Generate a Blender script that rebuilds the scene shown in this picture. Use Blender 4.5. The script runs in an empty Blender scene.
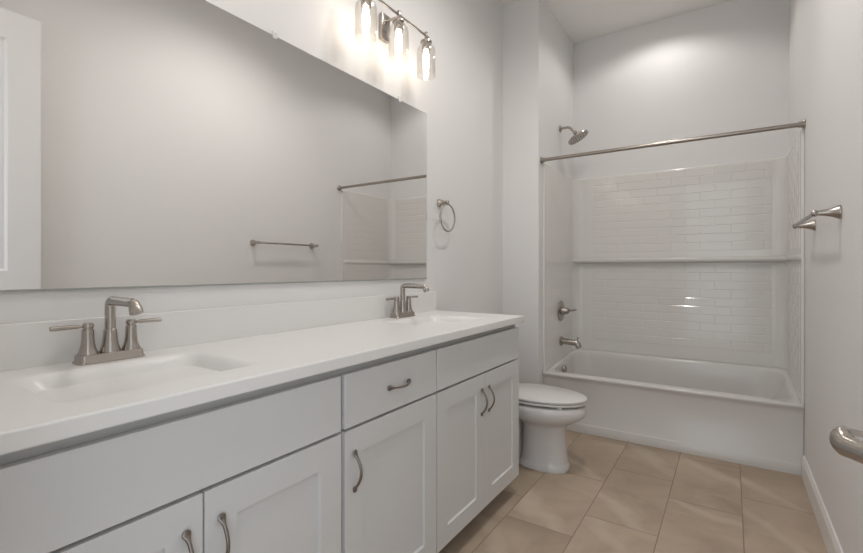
import bpy, bmesh, math, random
from mathutils import Vector, Matrix
random.seed(7)
PI = math.pi
C = bpy.context.scene.collection
S = bpy.context.scene

# ------------------------------------------------------------------ camera, world, lights, exposure
CX, CZ = 1.4636, 1.170
cam_d = bpy.data.cameras.new('camera'); cam = bpy.data.objects.new('camera', cam_d); C.objects.link(cam)
cam.location = (CX, 0, CZ); cam.rotation_euler = (PI/2, 0, math.radians(33.515))
cam_d.sensor_width = 36; cam_d.lens = 451.48/863*36; cam_d.shift_y = -7.4/863; cam_d.clip_start = .02
S.camera = cam
S.view_settings.view_transform = 'Standard'; S.view_settings.look = 'None'
S.view_settings.gamma = 1; S.view_settings.use_curve_mapping = False
S.view_settings.exposure = 0.12
w = bpy.data.worlds.new('world'); S.world = w; w.use_nodes = True
w.node_tree.nodes['Background'].inputs[0].default_value = (.86, .93, 1, 1)
w.node_tree.nodes['Background'].inputs[1].default_value = 1.75

BULB = 16.5          # emission strength of the vanity bulbs
CAN_FILL = 48.0      # watts of an unseen fill light added in the main room
CAN_TUB = 15.5        # watts of the recessed light above the tub
WARM = (1, .86, .72)
CANC = (1, .965, .93)

# ------------------------------------------------------------------ room numbers (metres)
W = 1.8116; D = 0.2876; YW = 3.20; YT = 3.28; YB = 4.0815; ZC = 3.195
Y0 = 0.09            # inner face of the entry wall

# ------------------------------------------------------------------ materials
def mat(name, col, rough=.5, metal=0, **kw):
    m = bpy.data.materials.new(name); m.use_nodes = True
    b = m.node_tree.nodes['Principled BSDF']
    b.inputs['Base Color'].default_value = (*col, 1)
    b.inputs['Roughness'].default_value = rough
    b.inputs['Metallic'].default_value = metal
    for k, v in kw.items(): b.inputs[k].default_value = v
    return m
def noise_bump(m, scale, strength, dist=.001, detail=2):
    nt = m.node_tree; b = nt.nodes['Principled BSDF']
    tc = nt.nodes.new('ShaderNodeTexCoord'); n = nt.nodes.new('ShaderNodeTexNoise'); bp = nt.nodes.new('ShaderNodeBump')
    n.inputs['Scale'].default_value = scale; n.inputs['Detail'].default_value = detail
    bp.inputs['Strength'].default_value = strength; bp.inputs['Distance'].default_value = dist
    nt.links.new(tc.outputs['Object'], n.inputs['Vector']); nt.links.new(n.outputs[0], bp.inputs['Height'])
    nt.links.new(bp.outputs[0], b.inputs['Normal'])
    return m
M = {}
M['wall'] = noise_bump(mat('wall_paint', (.80, .79, .78), .55), 90, .12)
M['ceiling'] = noise_bump(mat('ceiling_paint', (.90, .88, .86), .8), 70, .15)
M['trim'] = mat('trim_paint', (.82, .805, .79), .35)
M['door'] = mat('door_paint', (.77, .755, .74), .35)
M['cabinet'] = noise_bump(mat('cabinet_paint', (.67, .67, .665), .38), 140, .04)
M['cabinet_shade'] = mat('cabinet_frame_shaded', (.50, .50, .49), .5)  # cabinet colour darkened for the shadow between fronts and counter
M['marble'] = mat('cultured_marble', (.82, .81, .795), .30)
M['acrylic'] = mat('glossy_acrylic', (.76, .742, .715), .115)
M['tub'] = mat('tub_acrylic', (.68, .66, .635), .18)
M['porcelain'] = mat('porcelain', (.72, .70, .69), .12)
M['seat'] = mat('seat_plastic', (.74, .725, .715), .22)
M['nickel'] = noise_bump(mat('brushed_nickel', (.43, .395, .36), .27, 1), 400, .03)
M['nickel_dark'] = mat('satin_nickel_pull', (.27, .237, .212), .33, 1)
M['rod'] = mat('brushed_rod', (.37, .33, .29), .3, 1)
M['chrome'] = mat('polished_chrome', (.62, .60, .57), .12, 1)
M['rubber'] = mat('dark_rubber', (.04, .04, .04), .6)
M['mirror'] = mat('mirror_silver', (.94, .935, .93), 0.005, 1)
M['mirror_edge'] = mat('mirror_edge', (.35, .36, .34), .3)
M['clip'] = mat('clear_plastic_clip', (.75, .75, .73), .2)
M['plastic'] = mat('white_plastic', (.75, .74, .73), .4)

def emit(name, col, st):
    m = bpy.data.materials.new(name); m.use_nodes = True; nt = m.node_tree; nt.nodes.clear()
    e = nt.nodes.new('ShaderNodeEmission'); o = nt.nodes.new('ShaderNodeOutputMaterial')
    e.inputs[0].default_value = (*col, 1); e.inputs[1].default_value = st
    nt.links.new(e.outputs[0], o.inputs[0]); return m
M['bulb'] = emit('bulb_glow', WARM, BULB)
M['lens'] = emit('downlight_lens', CANC, 7.0)

def glass():
    m = bpy.data.materials.new('clear_glass'); m.use_nodes = True; nt = m.node_tree; nt.nodes.clear()
    o = nt.nodes.new('ShaderNodeOutputMaterial'); mx = nt.nodes.new('ShaderNodeMixShader')
    t = nt.nodes.new('ShaderNodeBsdfTransparent'); g = nt.nodes.new('ShaderNodeBsdfGlossy'); f = nt.nodes.new('ShaderNodeLayerWeight')
    t.inputs[0].default_value = (.97, .965, .955, 1); g.inputs['Roughness'].default_value = .03
    f.inputs['Blend'].default_value = .12
    nt.links.new(f.outputs['Facing'], mx.inputs[0]); nt.links.new(t.outputs[0], mx.inputs[1]); nt.links.new(g.outputs[0], mx.inputs[2])
    nt.links.new(mx.outputs[0], o.inputs[0]); return m
M['glass'] = glass()

def floor_mat():
    m = bpy.data.materials.new('stone_look_tile'); m.use_nodes = True; nt = m.node_tree; N = nt.nodes.new; L = nt.links.new
    b = nt.nodes['Principled BSDF']
    tc = N('ShaderNodeTexCoord'); mp = N('ShaderNodeMapping')
    # brick rows run along world y: swap the axes
    sx = N('ShaderNodeSeparateXYZ'); cb = N('ShaderNodeCombineXYZ')
    L(tc.outputs['Object'], sx.inputs[0])
    ax = N('ShaderNodeMath'); ax.operation = 'ADD'; ax.inputs[1].default_value = -1.985 - .2105 + 6.1
    ay = N('ShaderNodeMath'); ay.operation = 'ADD'; ay.inputs[1].default_value = -.575 + 6.24
    L(sx.outputs['Y'], ax.inputs[0]); L(sx.outputs['X'], ay.inputs[0])
    L(ax.outputs[0], cb.inputs[0]); L(ay.outputs[0], cb.inputs[1])
    br = N('ShaderNodeTexBrick'); br.offset = .345; br.offset_frequency = 2; br.squash = 1
    br.inputs['Scale'].default_value = 1; br.inputs['Brick Width'].default_value = .61; br.inputs['Row Height'].default_value = .312
    br.inputs['Mortar Size'].default_value = .0022; br.inputs['Mortar Smooth'].default_value = .15; br.inputs['Bias'].default_value = 0
    br.inputs['Color1'].default_value = (0, 0, 0, 1); br.inputs['Color2'].default_value = (1, 1, 1, 1); br.inputs['Mortar'].default_value = (.5, .5, .5, 1)
    L(cb.outputs[0], br.inputs['Vector'])
    # per-tile shift of the veining
    sh = N('ShaderNodeVectorMath'); sh.operation = 'MULTIPLY_ADD'; sh.inputs[1].default_value = (7, 5, 3)
    L(br.outputs['Color'], sh.inputs[0]); L(tc.outputs['Object'], sh.inputs[2])
    n1 = N('ShaderNodeTexNoise'); n1.inputs['Scale'].default_value = 3.2; n1.inputs['Detail'].default_value = 7; n1.inputs['Roughness'].default_value = .58; n1.inputs['Distortion'].default_value = .6
    L(sh.outputs[0], n1.inputs['Vector'])
    r1 = N('ShaderNodeValToRGB'); r1.color_ramp.elements[0].position = .3; r1.color_ramp.elements[1].position = .72
    r1.color_ramp.elements[0].color = (.36, .275, .202, 1); r1.color_ramp.elements[1].color = (.53, .42, .32, 1)
    L(n1.outputs[0], r1.inputs[0])
    wv = N('ShaderNodeTexWave'); wv.wave_type = 'BANDS'; wv.bands_direction = 'DIAGONAL'; wv.wave_profile = 'SIN'
    wv.inputs['Scale'].default_value = .9; wv.inputs['Distortion'].default_value = 5; wv.inputs['Detail'].default_value = 4; wv.inputs['Detail Scale'].default_value = 1.1
    L(sh.outputs[0], wv.inputs['Vector'])
    r2 = N('ShaderNodeValToRGB'); r2.color_ramp.elements[0].position = .93; r2.color_ramp.elements[1].position = 1.0
    r2.color_ramp.elements[0].color = (0, 0, 0, 1); r2.color_ramp.elements[1].color = (.55, .55, .55, 1)
    L(wv.outputs[0], r2.inputs[0])
    nm = N('ShaderNodeTexNoise'); nm.inputs['Scale'].default_value = 2.2; L(sh.outputs[0], nm.inputs['Vector'])
    rm = N('ShaderNodeMath'); rm.operation = 'MULTIPLY'; L(r2.outputs[0], rm.inputs[0]); L(nm.outputs[0], rm.inputs[1])
    v = N('ShaderNodeMixRGB'); v.inputs[2].default_value = (.72, .62, .51, 1); L(rm.outputs[0], v.inputs[0]); L(r1.outputs[0], v.inputs[1])
    # slight tone change per tile
    hv = N('ShaderNodeHueSaturation'); tv = N('ShaderNodeMapRange'); tv.inputs['To Min'].default_value = .90; tv.inputs['To Max'].default_value = 1.08
    L(br.outputs['Color'], tv.inputs[0]); L(tv.outputs[0], hv.inputs['Value']); L(v.outputs[0], hv.inputs['Color'])
    gm = N('ShaderNodeMixRGB'); gm.inputs[2].default_value = (.24, .185, .14, 1); L(br.outputs['Fac'], gm.inputs[0]); L(hv.outputs[0], gm.inputs[1])
    L(gm.outputs[0], b.inputs['Base Color'])
    rr = N('ShaderNodeMapRange'); rr.inputs['To Min'].default_value = .38; rr.inputs['To Max'].default_value = .55; L(n1.outputs[0], rr.inputs[0]); L(rr.outputs[0], b.inputs['Roughness'])
    bp = N('ShaderNodeBump'); bp.invert = True; bp.inputs['Strength'].default_value = .5; bp.inputs['Distance'].default_value = .002
    L(br.outputs['Fac'], bp.inputs['Height']); L(bp.outputs[0], b.inputs['Normal'])
    return m
M['floor'] = floor_mat()

# ------------------------------------------------------------------ mesh helpers
def obj(name, bm, m, parent=None, smooth=None):
    """link bm as ONE mesh object; smooth = auto-smooth angle in degrees (None flat)"""
    bmesh.ops.remove_doubles(bm, verts=bm.verts, dist=1e-5)
    bmesh.ops.recalc_face_normals(bm, faces=bm.faces)
    if smooth:
        for f in bm.faces: f.smooth = True
        lim = math.radians(smooth)
        for e in bm.edges:
            if len(e.link_faces) == 2 and e.calc_face_angle(0) > lim: e.smooth = False
    me = bpy.data.meshes.new(name); bm.to_mesh(me); bm.free()
    me.materials.append(m)
    o = bpy.data.objects.new(name, me); C.objects.link(o)
    if parent: o.parent = parent
    return o
def thing(name, label, cat, loc=(0, 0, 0), rotz=0, group=None):
    o = bpy.data.objects.new(name, None); C.objects.link(o)
    o.location = loc; o.rotation_euler = (0, 0, rotz); o.empty_display_size = .05
    o['label'] = label; o['category'] = cat
    if group: o['group'] = group
    return o
def struct(name, bm, m, parent=None, smooth=None, label=None, cat=None):
    o = obj(name, bm, m, parent, smooth)
    if not parent: o['kind'] = 'structure'
    if label: o['label'] = label
    if cat and not parent: o['category'] = cat
    return o
def B(): return bmesh.new()
def box(bm, x0, x1, y0, y1, z0, z1, bev=0, seg=2):
    t = bmesh.new()
    vs = [t.verts.new(p) for p in ((x0,y0,z0),(x1,y0,z0),(x1,y1,z0),(x0,y1,z0),(x0,y0,z1),(x1,y0,z1),(x1,y1,z1),(x0,y1,z1))]
    for f in ((0,3,2,1),(4,5,6,7),(0,1,5,4),(1,2,6,5),(2,3,7,6),(3,0,4,7)): t.faces.new([vs[i] for i in f])
    if bev: bmesh.ops.bevel(t, geom=t.edges[:], offset=bev, segments=seg, profile=.5, affect='EDGES')
    me = bpy.data.meshes.new('t'); t.to_mesh(me); t.free(); bm.from_mesh(me); bpy.data.meshes.remove(me)
    return bm
def bridge(bm, rings, cap0=False, cap1=False, closed=True):
    R = [[bm.verts.new(p) for p in r] for r in rings]
    n = len(R[0])
    for a, b in zip(R, R[1:]):
        for i in range(n if closed else n-1):
            j = (i+1) % n
            try: bm.faces.new((a[i], a[j], b[j], b[i]))
            except ValueError: pass
    if cap0: bm.faces.new(R[0][::-1])
    if cap1: bm.faces.new(R[-1])
    return R
def frame_axes(d):
    d = d.normalized(); up = Vector((0, 0, 1)) if abs(d.z) < .95 else Vector((1, 0, 0))
    a = d.cross(up).normalized(); return a, a.cross(d).normalized()
def lathe(bm, prof, origin=(0, 0, 0), axis=(0, 0, 1), n=32, sx=1, sy=1, cap0=True, cap1=True):
    """prof: (radius, distance along axis)"""
    o = Vector(origin); ax = Vector(axis).normalized(); a, b = frame_axes(ax)
    rings = []
    for r, h in prof:
        rings.append([o + ax*h + (a*math.cos(2*PI*i/n)*sx + b*math.sin(2*PI*i/n)*sy)*max(r, 1e-4) for i in range(n)])
    bridge(bm, rings, cap0, cap1); return bm
def tube(bm, pts, rad, n=14, flat=1.0, cap=True, side=None):
    """sweep a circle (or ellipse, flat = ratio of second axis) along a polyline with radii"""
    P = [Vector(p) for p in pts]; R = rad if isinstance(rad, (list, tuple)) else [rad]*len(P)
    T = []
    for i in range(len(P)):
        t = (P[min(i+1, len(P)-1)] - P[max(i-1, 0)]).normalized(); T.append(t)
    a = Vector(side) if side else frame_axes(T[0])[0]
    rings = []
    for p, t, r in zip(P, T, R):
        a = (a - t*a.dot(t)).normalized(); b = t.cross(a)
        if isinstance(r, tuple): ra, rb = r
        else: ra, rb = r, r*flat
        rings.append([p + a*math.cos(2*PI*i/n)*ra + b*math.sin(2*PI*i/n)*rb for i in range(n)])
    bridge(bm, rings, cap, cap); return bm
def fillet(pts, r, n=6):
    """round the inner corners of a polyline"""
    P = [Vector(p) for p in pts]; out = [P[0]]
    for a, b, c in zip(P, P[1:], P[2:]):
        u = (a-b).normalized(); v = (c-b).normalized(); ang = u.angle(v); d = min(r/math.tan(ang/2), (a-b).length*.49, (c-b).length*.49)
        p0 = b+u*d; p1 = b+v*d
        for k in range(n+1):
            t = k/n; out.append(p0*(1-t)**2 + b*2*t*(1-t) + p1*t*t)
    out.append(P[-1]); return out
def rrect(x0, x1, y0, y1, r, z, nc=6, ns=28):
    """rounded rectangle, fixed count of points; z a number or a function of (x, y)"""
    pts = []
    cs = ((x1-r, y0+r, -PI/2), (x1-r, y1-r, 0), (x0+r, y1-r, PI/2), (x0+r, y0+r, PI))
    for k, (cx, cy, a0) in enumerate(cs):
        arc = [(cx+r*math.cos(a0+PI/2*i/nc), cy+r*math.sin(a0+PI/2*i/nc)) for i in range(nc+1)]
        pts += arc
        nx = cs[(k+1) % 4]; q = (nx[0]+r*math.cos(nx[2]), nx[1]+r*math.sin(nx[2])); p = arc[-1]
        for i in range(1, ns): pts.append((p[0]+(q[0]-p[0])*i/ns, p[1]+(q[1]-p[1])*i/ns))
    zf = z if callable(z) else (lambda x, y: z)
    return [(x, y, zf(x, y)) for x, y in pts]
def copy_tree(o, parent=None):
    c = o.copy(); C.objects.link(c)
    if parent: c.parent = parent
    for ch in list(o.children): copy_tree(ch, c)
    return c

# ------------------------------------------------------------------ the setting
T = .11
struct('floor', box(B(), -T, W+T, -1.2, YB+T, -.1, 0), M['floor'], label='beige stone-look tile floor', cat='floor')
struct('ceiling', box(B(), -T, W+T, -.025, YB+T, ZC, ZC+.1), M['ceiling'], label='plain pale painted ceiling', cat='ceiling')
struct('wall_left', box(B(), -T, 0, -.025, YB+T, 0, ZC), M['wall'], label='pale grey wall behind the mirror and double vanity', cat='wall')
struct('wall_right', box(B(), W, W+T, -.025, YB+T, 0, ZC), M['wall'], label='pale grey wall with the towel bar', cat='wall')
struct('wall_back', box(B(), 0, W, YB, YB+T, 0, ZC), M['wall'], label='pale grey wall behind the bathtub', cat='wall')
struct('wall_wing', box(B(), 0, D, YW, YB, 0, ZC), M['wall'], label='pale grey wing wall between toilet and bathtub', cat='wall')
# entry wall with the doorway the camera stands in
DX0, DX1, DZ = .865, 1.70, 2.53
bm = B(); box(bm, 0, DX0, -.025, Y0, 0, ZC); box(bm, DX1, W, -.025, Y0, 0, ZC); box(bm, DX0, DX1, -.025, Y0, DZ, ZC)
struct('wall_entry', bm, M['wall'], label='pale grey wall with the entry doorway', cat='wall')

def baseboard(name, axis, a0, a1, wall, sgn, label):
    h, t = .123, .014
    prof = [(0, 0), (t, 0), (t, h-.022), (t*.62, h-.008), (t*.45, h), (0, h)]
    bm = B(); rings = []
    for a in (a0, a1):
        rings.append([((wall+sgn*p, a, z) if axis == 'y' else (a, wall+sgn*p, z)) for p, z in prof])
    bridge(bm, rings, True, True)
    return struct(name, bm, M['trim'], label=label, cat='baseboard')
baseboard('baseboard_right', 'y', Y0+.001, YT-.001, W, -1, 'white baseboard along the right wall up to the tub')
baseboard('baseboard_left', 'y', 2.24, YW-.015, 0, 1, 'white baseboard behind the toilet')
baseboard('baseboard_wing', 'x', 0.0, D, YW, -1, 'white baseboard on the wing wall beside the toilet')

# open white shaker door (seen in the mirror, its lever at the right edge of the frame)
DF = 1.652; DY0, DY1, DT = .110, .868, .040; DH = 2.505
def slab_with_panels(bm, xf, xb, y0, y1, z0, z1, panels, rec, bev=.006):
    """flat slab between xf and xb (xf the face nearest -x), rectangular recessed panels on both faces"""
    ys = sorted({y0, y1, *[p[0] for p in panels], *[p[1] for p in panels]}); zs = sorted({z0, z1, *[p[2] for p in panels], *[p[3] for p in panels]})
    for x, s in ((xf, 1), (xb, -1)):
        for a0, a1 in zip(ys, ys[1:]):
            for b0, b1 in zip(zs, zs[1:]):
                hit = any(abs(p[0]-a0) < 1e-6 and abs(p[2]-b0) < 1e-6 for p in panels)
                q0 = [(x, a0, b0), (x, a1, b0), (x, a1, b1), (x, a0, b1)]
                if hit:
                    i = bev; q1 = [(x+s*rec, a0+i, b0+i), (x+s*rec, a1-i, b0+i), (x+s*rec, a1-i, b1-i), (x+s*rec, a0+i, b1-i)]
                    bridge(bm, [q0, q1], False, True)
                else: bm.faces.new([bm.verts.new(p) for p in q0])
    r = lambda x: [(x, y0, z0), (x, y1, z0), (x, y1, z1), (x, y0, z1)]
    bridge(bm, [r(xf), r(xb)])
bm = B()
st = .135
slab_with_panels(bm, DF, DF+DT, DY0, DY1, .012, DH, [(DY0+st, DY1-st, .24, 1.02), (DY0+st, DY1-st, 1.16, DH-.145)], .009, .012)
door = struct('door_1', bm, M['door'], label='open white shaker door beside the camera, reflected at mirror left', cat='door')
LY, LZ = .800, .944
bm = B()
lathe(bm, [(.0, .0), (.032, .0), (.033, .004), (.031, .009), (.018, .012), (.0160, .016), (.0150, .030), (.0150, .050), (.0148, .058)], (DF, LY, LZ), (-1, 0, 0), 32, cap1=False)
pts = fillet([(DF-.045, LY, LZ), (DF-.066, LY, LZ), (DF-.063, LY-.016, LZ-.003), (DF-.036, LY-.040, LZ-.006), (DF-.030, LY-.095, LZ-.008)], .009, 5)
tube(bm, pts, [(.0155, .0150)]*2 + [(.0185-.006*min(1, i/len(pts)*1.2), .0150-.006*min(1, i/len(pts)*1.2)) for i in range(len(pts)-2)], 18, side=(0, 0, 1))
struct('door_lever', bm, M['nickel'], door, 50, label='satin nickel lever handle')
bm = B()
for z in (.25, 1.25, 2.25): box(bm, DF+DT-.002, DF+DT+.012, DY0-.012, DY0+.006, z-.045, z+.045, .003)
struct('hinge', bm, M['nickel'], door)
# jambs and casing of the doorway
bm = B()
box(bm, DX0, DX0+.018, -.025, Y0, 0, DZ); box(bm, DX1-.004, DX1, -.025, Y0, 0, DZ); box(bm, DX0, DX1, -.025, Y0, DZ-.018, DZ)
box(bm, DX0-.08, DX0+.006, Y0, Y0+.014, 0, DZ+.07, .003); box(bm, DX0-.08, W-.004, Y0, Y0+.014, DZ-.006, DZ+.08, .003)
struct('trim_1', bm, M['trim'], label='white door casing around the entry doorway', cat='door casing')

# ------------------------------------------------------------------ vanity
XF = .5390; YA = .116; YC = 2.2346; ZT = .9271; XC = .5639
G = .0022
ZFT, ZFM, ZFB = .8655, .7035, .0940
def pull(parent, y, z, vertical, xs):
    """arched cabinet pull with spoon-shaped ends"""
    L = .062; bm = B(); pts = []; rad = []
    n = 24
    for i in range(n+1):
        t = -1+2*i/n; a = abs(t)
        h = .0045 + .024*max(0, math.cos(min(1, a/.80)*PI/2))**.8
        pts.append((xs+h, y, z+L*t) if vertical else (xs+h, y+L*t, z))
        wd = .0042 + .0060*math.exp(-((a-.86)/.13)**2) - (.005 if a > .99 else 0)
        th = .0040 - .0008*math.exp(-((a-.86)/.12)**2)
        if a > .985: wd, th = .004, .002
        rad.append((wd, th))
    tube(bm, pts, rad, 12, side=(0, 1, 0) if vertical else (0, 0, 1))
    for s in (-1, 1):
        c = (xs-.0005, y, z+s*L*.84) if vertical else (xs-.0005, y+s*L*.84, z)
        lathe(bm, [(.0055, 0), (.0055, .006)], c, (1, 0, 0), 10)
    return obj('handle', bm, M['nickel_dark'], parent, 60)
def front(bm, y0, y1, z0, z1, shaker):
    t = .020
    if shaker:
        s = .076; ch = .0022
        tmp = B()
        slab_with_panels(tmp, XF, XF-t, y0, y1, z0, z1, [(y0+s, y1-s, z0+s-.005, z1-s)], -.0085, .003)
        me = bpy.data.meshes.new('t'); tmp.to_mesh(me); tmp.free(); bm.from_mesh(me); bpy.data.meshes.remove(me)
    else: box(bm, XF-t, XF, y0, y1, z0, z1, .002, 2)
    return bm
def cabinet(label, y0, y1, kind):
    t = thing('vanity_cabinet', label, 'cabinet', (0, 0, 0), 0, 'base cabinets of the double vanity')
    xb = XF-.0215; zt = .8930
    bm = B()
    box(bm, .004, xb, y0, y0+.016, .094, zt); box(bm, .004, xb, y1-.016, y1, .094, zt)
    box(bm, .004, xb, y0, y1, .094, .110); box(bm, .004, .012, y0, y1, .094, zt)
    obj('carcass', bm, M['cabinet'], t)
    bm = B()                                                    # face frame
    for a, b in ((y0, y0+.038), (y1-.038, y1)): box(bm, xb-.018, xb+.0005, a, b, .094, zt)
    for a, b in ((.094, .13), (.68, .72), (.845, zt)): box(bm, xb-.018, xb+.0005, y0+.038, y1-.038, a, b)
    obj('face_frame', bm, M['cabinet_shade'], t)
    bm = B(); box(bm, .40, .418, y0, y1, 0, .094); box(bm, .03, .40, y0, y0+.016, 0, .094); box(bm, .03, .40, y1-.016, y1, 0, .094)
    obj('toe_kick', bm, M['cabinet'], t)
    return t
c1 = cabinet('white sink base cabinet nearest the camera, under the left basin', YA, .9365, 'sink')
obj('false_front', front(B(), YA+.004, .9305, ZFM+.004, ZFT, False), M['cabinet'], c1)
ym = .5275
d = obj('door', front(B(), YA+.004, ym-G, ZFB, ZFM-.004, True), M['cabinet'], c1); pull(d, ym-.038, .578, True, XF)
d = obj('door', front(B(), ym+G, .9305, ZFB, ZFM-.004, True), M['cabinet'], c1); pull(d, ym+.038, .578, True, XF)
c2 = cabinet('narrow white cabinet in the middle of the vanity with one drawer', .9375, 1.4318, 'drawer')
d = obj('drawer', front(B(), .9455, 1.4290, ZFM+.004, ZFT, False), M['cabinet'], c2); pull(d, 1.197, .785, False, XF)
d = obj('door', front(B(), .9455, 1.4290, ZFB, ZFM-.004, True), M['cabinet'], c2); pull(d, .983, .576, True, XF)
c3 = cabinet('white sink base cabinet beside the toilet, under the right basin', 1.4328, 2.2245, 'sink')
obj('false_front', front(B(), 1.4362, 2.2235, ZFM+.004, ZFT, False), M['cabinet'], c3)
ym = 1.832
d = obj('door', front(B(), 1.4362, ym-G*.6, ZFB, ZFM-.004, True), M['cabinet'], c3); pull(d, ym-.033, .578, True, XF)
d = obj('door', front(B(), ym+G*.6, 2.2235, ZFB, ZFM-.004, True), M['cabinet'], c3); pull(d, ym+.038, .578, True, XF)

# continuous cultured-marble top with two integral basins
top = thing('vanity_countertop', 'long glossy white vanity countertop with two integral rectangular basins', 'countertop')
YS = .100; YMID = 1.17
holes = [(.127, .458, .300, .740), (.127, .458, 1.600, 2.040)]
bm = B(); e = .004; z0 = ZT-.0336
for (hx0, hx1, hy0, hy1), (a, b) in zip(holes, ((YS+e, YMID), (YMID, YC-e))):
    bridge(bm, [rrect(.001, XC-e, a, b, 1e-4, ZT), rrect(hx0, hx1, hy0, hy1, .035, ZT)])
R = lambda i, z: [(.001 if not i else .001, YS+i, z), (XC-i, YS+i, z), (XC-i, YC-i, z), (.001, YC-i, z)]
bridge(bm, [R(e, ZT), R(.0012, ZT-.0012), R(0, ZT-e), R(0, z0+.003), R(.003, z0)], False, True)
obj('counter_slab', bm, M['marble'], top)
for hx0, hx1, hy0, hy1 in holes:
    cx, cy = (hx0+hx1)/2, (hy0+hy1)/2
    bm = B(); rings = []
    for ins, z, r in ((0, 0, .035), (.005, -.0006, .036), (.010, -.0025, .038), (.016, -.0075, .04), (.024, -.020, .042), (.036, -.045, .046), (.055, -.078, .05), (.080, -.098, .05), (.105, -.108, .05)):
        rings.append(rrect(hx0+ins, hx1-ins, hy0+ins*1.25, hy1-ins*1.25, r, ZT+z))
    rings.append(rrect(cx-.03, cx+.03, cy-.03, cy+.03, .0295, ZT-.115))
    bridge(bm, rings, False, True)
    bs = obj('sink_basin', bm, M['marble'], top, 70)
    bm = B(); lathe(bm, [(.0, .0), (.022, .0), (.0225, .002), (.019, .004), (.017, .003), (.015, .006), (.0, .0075)], (cx, cy, ZT-.1148), (0, 0, 1), 28)
    obj('drain', bm, M['nickel'], bs, 40)
bm = B(); box(bm, .001, .020, YS, YC-.001, ZT-.001, 1.0374, .0025, 2)
obj('backsplash', bm, M['marble'], top)

# faucets
def faucet(label, x, y, grp, hs=1):
    t = thing('sink_faucet', label, 'faucet', (x, y, ZT+.0004), 0, grp)
    bm = B()
    rg = []
    for hl, hw, z, r in ((.078, .030, 0, .012), (.078, .030, .003, .012), (.0745, .0270, .007, .011), (.0735, .0260, .019, .010), (.0715, .0240, .0225, .009)):
        rg.append(rrect(-hw, hw, -hl, hl, r, z))
    bridge(bm, rg, True, True); obj('base_plate', bm, M['nickel'], t, 40)
    for s in (-1, 1):
        bm = B(); yy = s*.0505
        lathe(bm, [(.0225, .0215), (.0225, .025), (.0205, .029), (.0175, .037), (.0152, .048), (.0140, .062), (.0132, .085), (.0112, .087), (.0112, .090), (.0128, .092), (.0128, .098), (.010, .103), (.0, .104)], (0, yy, 0), (0, 0, 1), 32)
        h = obj('handle', bm, M['nickel'], t, 35)
        bm = B()
        pts = [(0, yy+s*k, .0960-k*.01) for k in (.006, .016, .024, .040, .066, .078)]
        tube(bm, pts, [(.0045, .0042), (.0048, .0040), (.0062, .0052), (.0066, .0056), (.0074, .0062), (.0072, .0058)], 14, side=(1, 0, 0))
        obj('lever', bm, M['nickel'], h, 50)
    bm = B()
    lathe(bm, [(.0240, .0215), (.0240, .025), (.0222, .030), (.0190, .042), (.0165, .060), (.0148, .080), (.0125, .083)], (0, 0, 0), (0, 0, 1), 32)
    pts = fillet([(0, 0, .078), (0, 0, .158), (.080, 0, .158), (.138, 0, .157), (.147, 0, .136)], .017, 7)
    tube(bm, pts, [.0122]*len(pts), 20)
    lathe(bm, [(.0132, -.014), (.0142, -.012), (.0155, 0), (.0155, .004), (.012, .0045), (.0, .002)], (.147, 0, .136), (.42, 0, -.91), 24)
    obj('spout', bm, M['nickel'], t, 40)
    return t
faucet('two-handle nickel faucet nearest the camera, behind the left basin', .076, .534, 'centerset vanity faucets')
faucet('two-handle nickel faucet below the mirror corner, behind the right basin', .070, 1.838, 'centerset vanity faucets')

# ------------------------------------------------------------------ mirror
mir = thing('wall_mirror', 'wide frameless mirror above the double vanity', 'mirror')
MY0, MY1, MZ0, MZ1 = .105, 2.1495, 1.1185, 2.0640
bm = B(); box(bm, .001, .0055, MY0, MY1, MZ0, MZ1, .0012, 1); obj('glass_panel', bm, M['mirror'], mir)
bm = B()
box(bm, .0008, .0048, MY1-.0005, MY1+.0012, MZ0, MZ1); box(bm, .0008, .0048, MY0, MY1, MZ1-.0005, MZ1+.0014); box(bm, .0008, .0095, MY0, MY1, MZ0-.0045, MZ0+.001)
obj('edge_channel', bm, M['mirror_edge'], mir)
for y in (.33, 1.113, 1.898):
    bm = B(); box(bm, .0005, .0095, y-.009, y+.009, MZ1+.001, MZ1+.020, .002); box(bm, .0055, .0095, y-.009, y+.009, MZ1-.010, MZ1+.004, .0015)
    lathe(bm, [(.004, 0), (.0035, .0015), (0, .002)], (.0095, y, MZ1+.012), (1, 0, 0), 12)
    obj('clip', bm, M['clip'], mir)

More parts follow.
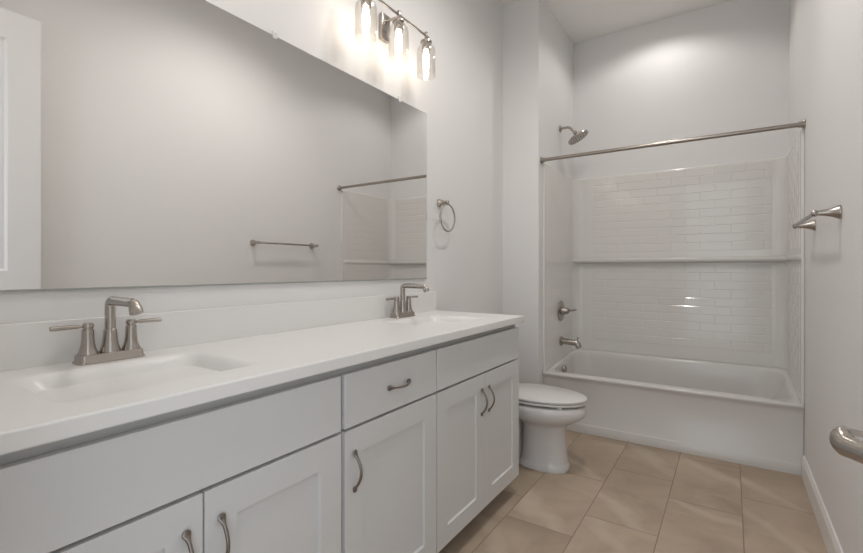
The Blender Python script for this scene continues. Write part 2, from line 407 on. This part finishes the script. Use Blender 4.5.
# ------------------------------------------------------------------ vanity lights
def vanity_light(label, y):
    t = thing('vanity_light', label, 'wall light', (0, y, 2.372), 0, 'three-light wall fixtures above the mirror')
    XB = .120; ZB = 2.405-2.372
    bm = B(); box(bm, .001, .024, -.008, .054, -.056, .076, .004, 2); obj('backplate', bm, M['nickel'], t, 40)
    bm = B()
    tube(bm, [(.022, .012, ZB), (XB, .012, ZB)], .0062, 12); lathe(bm, [(.012, 0), (.012, .006), (.007, .009)], (.0235, .012, ZB), (1, 0, 0), 16)
    obj('arm', bm, M['nickel'], t, 50)
    bm = B(); tube(bm, [(XB, -.262, ZB), (XB, .262, ZB)], .0058, 12)
    for k in (-1, 0, 1): lathe(bm, [(.009, -.012), (.010, -.009), (.010, .016), (.007, .019), (0, .019)], (XB, k*.2365, ZB), (0, 0, 1), 16)
    obj('bar', bm, M['nickel'], t, 50)
    for k in (-1, 0, 1):
        yy = k*.2365
        bm = B(); lathe(bm, [(.006, ZB-.004), (.006, .012), (.013, .008), (.030, .004), (.031, -.004), (.026, -.006), (.0225, -.010), (.0225, -.042), (.020, -.045), (0, -.045)], (XB, yy, 0), (0, 0, 1), 28)
        so = obj('socket', bm, M['nickel'], t, 40)
        bm = B()
        lathe(bm, [(.0265, .001), (.0285, -.004), (.0290, -.012), (.036, -.022), (.0455, -.034), (.0490, -.050), (.0500, -.080), (.0500, -.150), (.0495, -.176), (.0480, -.183), (.0465, -.183), (.0465, -.176), (.0472, -.150), (.0472, -.080), (.046, -.052), (.043, -.037), (.034, -.025)], (XB, yy, 0), (0, 0, 1), 40, cap0=False, cap1=False)
        obj('glass_shade', bm, M['glass'], t, 60)
        bm = B(); lathe(bm, [(.0, -.045), (.011, -.046), (.0125, -.056), (.0155, -.072), (.0165, -.095), (.0160, -.130), (.0125, -.146), (.007, -.153), (0, -.155)], (XB, yy, 0), (0, 0, 1), 24)
        obj('bulb', bm, M['bulb'], so, 60)
    return t
vanity_light('lit three-globe nickel wall light above the mirror, over the right basin', 1.7405)
vanity_light('unseen three-globe nickel wall light over the left basin, added to light the room', .5275)  # out-of-frame repeat of the fixture, added for its light

# ------------------------------------------------------------------ recessed lights
def downlight(label, x, y, watts, size=.10, spread=150, blend=.7):
    t = thing('recessed_light', label, 'ceiling light', (x, y, ZC), 0, 'recessed ceiling lights')
    bm = B(); lathe(bm, [(.060, -.0005), (.094, -.0005), (.095, -.004), (.088, -.009), (.070, -.010), (.062, -.004)], (0, 0, 0), (0, 0, 1), 40, cap0=False, cap1=False)
    obj('trim_ring', bm, M['plastic'], t, 40)
    bm = B(); lathe(bm, [(.061, -.0015), (.059, -.005), (.052, -.008), (.030, -.011), (0, -.012)], (0, 0, 0), (0, 0, 1), 32); obj('lens', bm, M['lens'], t)
    ld = bpy.data.lights.new('recessed_lamp', 'SPOT'); ld.energy = watts; ld.color = CANC; ld.spot_size = math.radians(spread); ld.spot_blend = blend; ld.shadow_soft_size = size
    lo = bpy.data.objects.new('recessed_lamp', ld); C.objects.link(lo); lo.parent = t; lo.location = (0, 0, -.018)
    return t
downlight('recessed ceiling light above the bathtub', 1.00, 3.625, CAN_TUB, .04, 152, .42)
downlight('unseen ceiling light at the centre of the room, added as fill', .95, 2.0, CAN_FILL*1.35, .09, 170, .8)  # added fill lamp, out of view, brightens the main room
downlight('unseen ceiling light nearest the entry door, added as fill', .75, .75, CAN_FILL*.34, .09, 170, .8)  # weaker fill added out of view near the doorway

# ------------------------------------------------------------------ bathtub
tubt = thing('bathtub', 'white alcove bathtub with flat apron, below the curtain rod', 'bathtub')
X0, X1 = D+.002, W-.002; YK = YB-.004
def sm(t): t = max(0, min(1, t)); return t*t*(3-2*t)
def zr(x, y): return .398 + .066*(y-YT)/.80
def dz(d): return lambda x, y: zr(x, y)+d
bm = B(); q = .004
rings = [rrect(X0, X1, YT+.004, YK, q, 0), rrect(X0, X1, YT+.004, YK, q, .056), rrect(X0, X1, YT+.008, YK, q, .062), rrect(X0, X1, YT+.012, YK, q, .066),
         rrect(X0, X1, YT+.0125, YK, q, .35), rrect(X0, X1, YT+.008, YK, q, .372), rrect(X0, X1, YT+.003, YK, q, dz(-.020)), rrect(X0, X1, YT+.001, YK, q, dz(-.014)), rrect(X0, X1, YT, YK, q, dz(-.007)), rrect(X0, X1, YT+.002, YK, q, dz(-.002)), rrect(X0, X1, YT+.008, YK, q, dz(0))]
def inner(i, r, d, sl=0): return rrect(X0+.030+i, X1-.030-i-sl, YT+.062+i*.6, YK-.045-i*.8, r, d)
rings += [inner(0, .13, dz(.000)), inner(.006, .127, dz(-.004)), inner(.012, .124, dz(-.014)), inner(.020, .12, dz(-.045)), inner(.035, .12, lambda x, y: .25+.3*(zr(x, y)-.398), .04), inner(.055, .11, .15, .08), inner(.085, .10, .10, .11), inner(.13, .08, .085, .13)]
bridge(bm, rings, True, True)
obj('tub_body', bm, M['tub'], tubt, 50)
bm = B(); lathe(bm, [(.0, -.004), (.028, -.004), (.031, .003), (.029, .012), (.020, .020), (0, .023)], (X0+.066, 3.585, .376), (1, 0, .13), 28)
obj('overflow_plate', bm, M['nickel'], tubt, 40)
bm = B(); lathe(bm, [(0, 0), (.030, 0), (.030, .003), (.02, .006), (0, .008)], (X0+.30, 3.69, .0855), (0, 0, 1), 24)
obj('drain', bm, M['nickel'], tubt, 40)

# ------------------------------------------------------------------ shower surround
sur = thing('shower_surround', 'glossy white three-wall shower surround with moulded subway tile pattern', 'shower surround')
ST = .013; ZS0 = .440; ZS1 = 1.968
TL, TH = .2, .0645
def tiles(bm, o, u, n, width, z0, z1, shift=0, depth=1.0):
    """slightly raised bevelled tiles on the plane o + u*s + z, facing n"""
    o = Vector(o); u = Vector(u); n = Vector(n); z = Vector((0, 0, 1)); g = .0016; ch = .0032; dp = .0015*depth
    rows = int((z1-z0)/TH); zt = z1
    for r in range(rows):
        b1 = zt-r*TH-g; b0 = b1-TH+2*g
        s = -TL + ((TL/2) if r % 2 else 0) + shift
        while s < width:
            a0, a1 = max(s+g, 0), min(s+TL-g, width); s += TL
            if a1-a0 < .015: continue
            tz = random.gauss(0, .0001)*depth; tu = random.gauss(0, .00012)*depth
            P = [(a0, b0), (a1, b0), (a1, b1), (a0, b1)]; Q = [(a0+ch, b0+ch), (a1-ch, b0+ch), (a1-ch, b1-ch), (a0+ch, b1-ch)]
            k = ((-1, -1), (1, -1), (1, 1), (-1, 1))
            bridge(bm, [[o+u*p+z*h for p, h in P], [o+u*p+z*h+n*(dp+tz*c[1]+tu*c[0]) for (p, h), c in zip(Q, k)]], False, True)
RC = .08
cor = lambda cx, cy, a0: [(cx+RC*math.cos(a0+PI/2*i/12), cy+RC*math.sin(a0+PI/2*i/12)) for i in range(13)]
XL, XR, YI = D+ST, W-ST, YB-ST
def wall_panel(bm, path, outer, z0, z1):
    """vertical shell following path (plan view) with a rounded top lip; outer is the same path at the wall"""
    prof = [(0, None), (0, z1-.008), (.25, z1-.0025), (.6, z1), (1, z1)]
    rings = [[(p[0]+(o_[0]-p[0])*f, p[1]+(o_[1]-p[1])*f, zr(p[0], p[1])+.0022 if z is None else z) for p, o_ in zip(path, outer)] for f, z in prof]
    rings.append([(o_[0], o_[1], zr(*p)+.0022) for p, o_ in zip(path, outer)])
    bridge(bm, rings, closed=False)
    for k in (0, -1):
        bm.faces.new([bm.verts.new(r[k]) for r in rings])
pl = [(XL, YI-RC)] + cor(XL+RC, YI-RC, PI)[::-1][::1]
arcL = [(XL+RC-RC*math.cos(PI/2*i/12), YI-RC+RC*math.sin(PI/2*i/12)) for i in range(13)]
arcR = [(XR-RC+RC*math.sin(PI/2*i/12), YI-RC+RC*math.cos(PI/2*i/12)) for i in range(13)]
e_ = .0015
def outer_of(p): return (min(max(p[0], D+e_), W-e_) if False else p[0], p[1])
path = arcL + arcR
outer = [(D+e_, y) if i < 6 else ((x, YB-e_) if i > 6 else (D+e_, YB-e_)) for i, (x, y) in enumerate(arcL)] + \
        [((x, YB-e_) if i < 6 else ((W-e_, y) if i > 6 else (W-e_, YB-e_))) for i, (x, y) in enumerate(arcR)]
bm = B(); wall_panel(bm, path, outer, ZS0, ZS1)
for f in bm.faces: f.smooth = True
tiles(bm, (.467, YI, 0), (1, 0, 0), (0, -1, 0), 1.242, 1.285, ZS1-.012, .1)
tiles(bm, (.467, YI, 0), (1, 0, 0), (0, -1, 0), 1.242, .50, 1.205, .1)
obj('back_panel', bm, M['acrylic'], sur, 8)
for x, xo, s in ((XL, D+e_, 1), (XR, W-e_, -1)):
    path = [(x-s*.009, YT+.002), (x-s*.003, YT+.004), (x, YT+.012), *[(x, YT+.03+k*(YI-RC-YT-.03)/12) for k in range(13)]]
    bm = B(); wall_panel(bm, path, [(xo, p[1]) for p in path], ZS0-.035 if False else ZS0, ZS1)
    tiles(bm, (x, YT+.09, 0), (0, 1, 0), (s, 0, 0), YI-RC-YT-.10, 1.285, ZS1-.030, .1, .5)
    tiles(bm, (x, YT+.09, 0), (0, 1, 0), (s, 0, 0), YI-RC-YT-.10, .50, 1.205, .1, .5)
    obj('side_panel', bm, M['acrylic'], sur, 8)
# moulded ledge across the back
bm = B()
prof = [(0, 1.218), (.050, 1.2255), (.066, 1.230), (.071, 1.238), (.071, 1.252), (.067, 1.259), (.058, 1.2615), (0, 1.2635)]
rings = [[(x, YI-o_+.004, z) for o_, z in prof] for x in (XL-.006, XR+.006)]
bridge(bm, rings, True, True)
obj('ledge', bm, M['acrylic'], sur, 50)
bm = B(); prof2 = [(0, 1.222), (.007, 1.226), (.009, 1.234), (.009, 1.254), (.006, 1.260), (0, 1.262)]
bridge(bm, [[(XR+.002-o_*k, y, z) for o_, z in prof2] for y, k in ((YI-.03, 1), (YT+.10, 1), (YT+.03, .3))], True, True)
obj('side_ledge', bm, M['acrylic'], sur, 50)

# ------------------------------------------------------------------ shower fittings on the wing wall side
t = thing('showerhead', 'round nickel shower head on a bent arm above the curtain rod', 'shower head', (D, 3.70, 2.329))
bm = B(); lathe(bm, [(0, .0005), (.030, .0005), (.030, .004), (.024, .010), (.010, .013), (0, .013)], (0, 0, 0), (1, 0, 0), 28); obj('flange', bm, M['nickel'], t, 40)
bm = B(); pts = fillet([(.006, 0, 0), (.075, 0, .004), (.128, 0, -.055)], .05, 8); tube(bm, pts, .0105, 14); obj('arm', bm, M['nickel'], t, 50)
ax = Vector((.50, .06, -.86)).normalized()
bm = B(); lathe(bm, [(0, -.012), (.014, -.010), (.017, .000), (.014, .012), (.022, .022), (.040, .032), (.078, .040), (.086, .046), (.087, .056), (.084, .060), (.078, .0605), (0, .0605)], (.122, 0, -.048), ax, 36)
obj('spray_head', bm, M['nickel'], t, 30)
bm = B()
a_, b_ = frame_axes(ax); o_ = Vector((.122, 0, -.048)) + ax*.0605
for rr_, n_ in ((.022, 8), (.044, 14), (.066, 20)):
    for k in range(n_):
        a = 2*PI*k/n_; lathe(bm, [(.0035, -.001), (.0028, .002), (0, .0022)], o_+a_*rr_*math.cos(a)+b_*rr_*math.sin(a), ax, 8)
obj('nozzle_ring', bm, M['rubber'], t)

t = thing('tub_valve', 'round nickel shower valve with lever, above the tub spout', 'shower valve', (XL+.0025, 3.672, .829))
bm = B(); lathe(bm, [(0, 0), (.083, 0), (.084, .003), (.080, .008), (.060, .012), (.036, .014), (0, .014)], (0, 0, 0), (1, 0, 0), 40); obj('escutcheon', bm, M['nickel'], t, 40)
bm = B(); lathe(bm, [(.033, .0135), (.031, .030), (.026, .048), (.024, .062), (.017, .068), (0, .070)], (0, 0, 0), (1, 0, 0), 28)
tube(bm, [(.050, 0, .004), (.075, -.010, .006), (.105, -.022, .009), (.135, -.030, .016)], [.0125, .010, .0080, .0055], 12); obj('lever_handle', bm, M['nickel'], t, 40)

t = thing('tub_spout', 'nickel tub spout with diverter knob, just above the tub rim', 'tub spout', (XL+.0025, 3.684, .580))
bm = B(); lathe(bm, [(0, 0), (.040, 0), (.041, .006), (.034, .012), (.026, .014)], (0, 0, 0), (1, 0, 0), 28)
pts = fillet([(.010, 0, 0), (.128, 0, -.006), (.146, 0, -.046)], .03, 7); tube(bm, pts, [(.026, .026)]+[(.0235, .024)]*(len(pts)-2)+[(.021, .021)], 20)
obj('spout_body', bm, M['nickel'], t, 50)
bm = B(); lathe(bm, [(.004, 0), (.004, .014), (.0085, .016), (.0085, .022), (.005, .026), (0, .026)], (.132, 0, .014), (.15, 0, 1), 16); obj('diverter_knob', bm, M['nickel'], t, 40)

# curtain rod
t = thing('curtain_rod', 'straight bronze-toned curtain rod spanning the tub alcove', 'curtain rod', (D, YT-.025, 1.981))
bm = B(); tube(bm, [(.010, 0, 0), (W-D-.010, 0, 0)], .0127, 20); obj('rod', bm, M['rod'], t, 50)
for x, s in ((.0005, 1), (W-D-.0005, -1)):
    bm = B(); lathe(bm, [(0, 0), (.026, 0), (.027, .004), (.022, .012), (.0165, .016), (.0160, .030), (.0128, .031)], (x, 0, 0), (s, 0, 0), 28, cap1=False)
    obj('flange', bm, M['rod'], t, 40)

# ------------------------------------------------------------------ towel bar and ring
POST = [(0, .0005), (.0265, .0005), (.0270, .003), (.0255, .008), (.0195, .020), (.0150, .034), (.0120, .050), (.0105, .060), (.0098, .068)]
t = thing('towel_bar', 'nickel towel bar with flared posts on the right wall', 'towel bar', (W, 2.275, 1.386))
L_ = .620
for y in (0, L_):
    bm = B(); lathe(bm, POST + [(.0125, .071), (.0135, .077), (.0115, .084), (.006, .088), (0, .089)], (0, y, 0), (-1, 0, 0), 28); obj('post', bm, M['nickel'], t, 40)
bm = B(); tube(bm, [(-.077, .008, 0), (-.077, L_-.008, 0)], .0085, 16); obj('bar', bm, M['nickel'], t, 50)

t = thing('towel_ring', 'nickel towel ring hanging on the wall right of the mirror', 'towel ring', (0, 2.292, 1.568))
bm = B(); lathe(bm, [(r*.9, h*.8) for r, h in POST] + [(.0115, .057), (.0120, .062), (.008, .067), (0, .068)], (0, 0, 0), (1, 0, 0), 28); obj('post', bm, M['nickel'], t, 40)
bm = B(); rr_ = .081; n_ = 56
ring = [[Vector((.054+.0052*math.cos(b), (rr_+.0052*math.sin(b))*math.sin(a)+.012, -.010-rr_+(rr_+.0052*math.sin(b))*math.cos(a))) for b in [2*PI*j/12 for j in range(12)]] for a in [2*PI*i/n_ for i in range(n_+1)]]
bridge(bm, ring); obj('ring', bm, M['nickel'], t, 60)

# ------------------------------------------------------------------ toilet
TY = 2.625
t = thing('toilet', 'white two-piece toilet between the vanity and the bathtub', 'toilet', (-.014, TY, 0))
def egg(xb, xf, hw, z, n=48, p=2.0, wide=.42):
    """egg-shaped outline: back at xb, front at xf, widest at fraction wide from the back"""
    xm = xb+(xf-xb)*wide; pts = []
    for i in range(n):
        a = 2*PI*i/n; c, s = math.cos(a), math.sin(a)
        ex = (abs(c)**(2/p))*(1 if c >= 0 else -1); ey = (abs(s)**(2/p))*(1 if s >= 0 else -1)
        pts.append((xm+ex*((xf-xm) if c >= 0 else (xm-xb)), ey*hw, z))
    return pts
bm = B()
rings = [egg(.405, .694, .100, 0, p=2.6), egg(.404, .695, .101, .006, p=2.6), egg(.404, .694, .100, .028, p=2.6), egg(.409, .688, .095, .036, p=2.6), egg(.416, .684, .091, .046, p=2.5), egg(.420, .680, .089, .10, p=2.4),
         egg(.422, .676, .087, .17, p=2.4), egg(.422, .676, .087, .242, p=2.3), egg(.405, .692, .102, .262, p=2.1), egg(.365, .728, .136, .284), egg(.320, .762, .164, .306), egg(.290, .781, .176, .322), egg(.278, .789, .1805, .334), egg(.274, .791, .182, .345), egg(.274, .790, .182, .378), egg(.280, .784, .176, .384), egg(.34, .74, .135, .385), egg(.36, .72, .115, .35), egg(.40, .68, .07, .25)]
bridge(bm, rings, True, True)
# trapway and tank shelf behind the pedestal
def yz(x, hw, z0, z1, p=3, n=28):
    zc, hz = (z0+z1)/2, (z1-z0)/2; out = []
    for i in range(n):
        a = 2*PI*i/n; c, s = math.cos(a), math.sin(a)
        out.append((x, (abs(c)**(2/p))*math.copysign(hw, c), zc+(abs(s)**(2/p))*math.copysign(hz, s)))
    return out
bridge(bm, [yz(.12, .105, .29, .383), yz(.20, .115, .285, .384), yz(.30, .130, .30, .384), yz(.36, .135, .31, .383)], True, True)
bridge(bm, [yz(.14, .060, .0, .30), yz(.20, .066, .0, .31), yz(.30, .070, .0, .30), yz(.42, .075, .0, .25)], True, True)
bridge(bm, [yz(.13, .098, .0, .030, 5), yz(.30, .104, .0, .030, 5), yz(.42, .106, .0, .028, 5)], True, True)
obj('bowl', bm, M['porcelain'], t, 50)
def ringslab(xb, xf, hw, z0, z1, p=2.0, hole=None, rnd=.006):
    bm = B()
    rs = [egg(xb+rnd, xf-rnd, hw-rnd, z0, p=p), egg(xb+rnd*.3, xf-rnd*.3, hw-rnd*.3, z0+rnd*.3, p=p), egg(xb, xf, hw, z0+rnd, p=p), egg(xb, xf, hw, z1-rnd, p=p), egg(xb+rnd*.3, xf-rnd*.3, hw-rnd*.3, z1-rnd*.3, p=p), egg(xb+rnd, xf-rnd, hw-rnd, z1, p=p)]
    if hole: rs += [egg(*hole, z1), egg(*hole, z0)]; bridge(bm, rs + [rs[0]])
    else: bridge(bm, rs, True, True)
    return bm
obj('seat_ring', ringslab(.276, .794, .184, .3965, .4115, hole=(.36, .72, .115)), M['seat'], t, 45)
bm = ringslab(.272, .797, .186, .4142, .4310)
box(bm, .245, .300, -.085, .085, .388, .4290, .006)
obj('seat_lid', bm, M['seat'], t, 45)
for x, y in ((.680, .122), (.680, -.122), (.36, .13), (.36, -.13)):
    bm = B(); box(bm, x-.012, x+.012, y-.007, y+.007, .3835, .3975, .002); obj('bumper', bm, M['plastic'], t)
bm = B()
bridge(bm, [rrect(.025, .205, -.195, .195, .04, .383), rrect(.018, .215, -.215, .215, .04, .44), rrect(.015, .222, -.225, .225, .04, .70), rrect(.015, .222, -.226, .226, .04, .735)], True, True)
obj('tank', bm, M['porcelain'], t, 40)
bm = B()
bridge(bm, [rrect(.010, .230, -.232, .232, .04, .735), rrect(.008, .233, -.235, .235, .042, .741), rrect(.008, .233, -.235, .235, .042, .757), rrect(.014, .227, -.229, .229, .04, .765), rrect(.04, .20, -.2, .2, .03, .767)], True, True)
obj('tank_lid', bm, M['porcelain'], t, 40)
bm = B(); lathe(bm, [(.012, -.002), (.012, .010), (0, .011)], (.222, -.165, .675), (1, 0, 0), 18); tube(bm, [(.230, -.165, .675), (.236, -.135, .672), (.238, -.095, .668)], [.006, .0055, .007], 10)
obj('flush_lever', bm, M['nickel'], t, 40)
for y in (-.078, .078):
    bm = B(); lathe(bm, [(.016, -.002), (.015, .010), (.010, .018), (0, .020)], (.33, y, .029), (0, 0, 1), 18); obj('bolt_cap', bm, M['plastic'], t, 40)
bpy.context.view_layer.update()
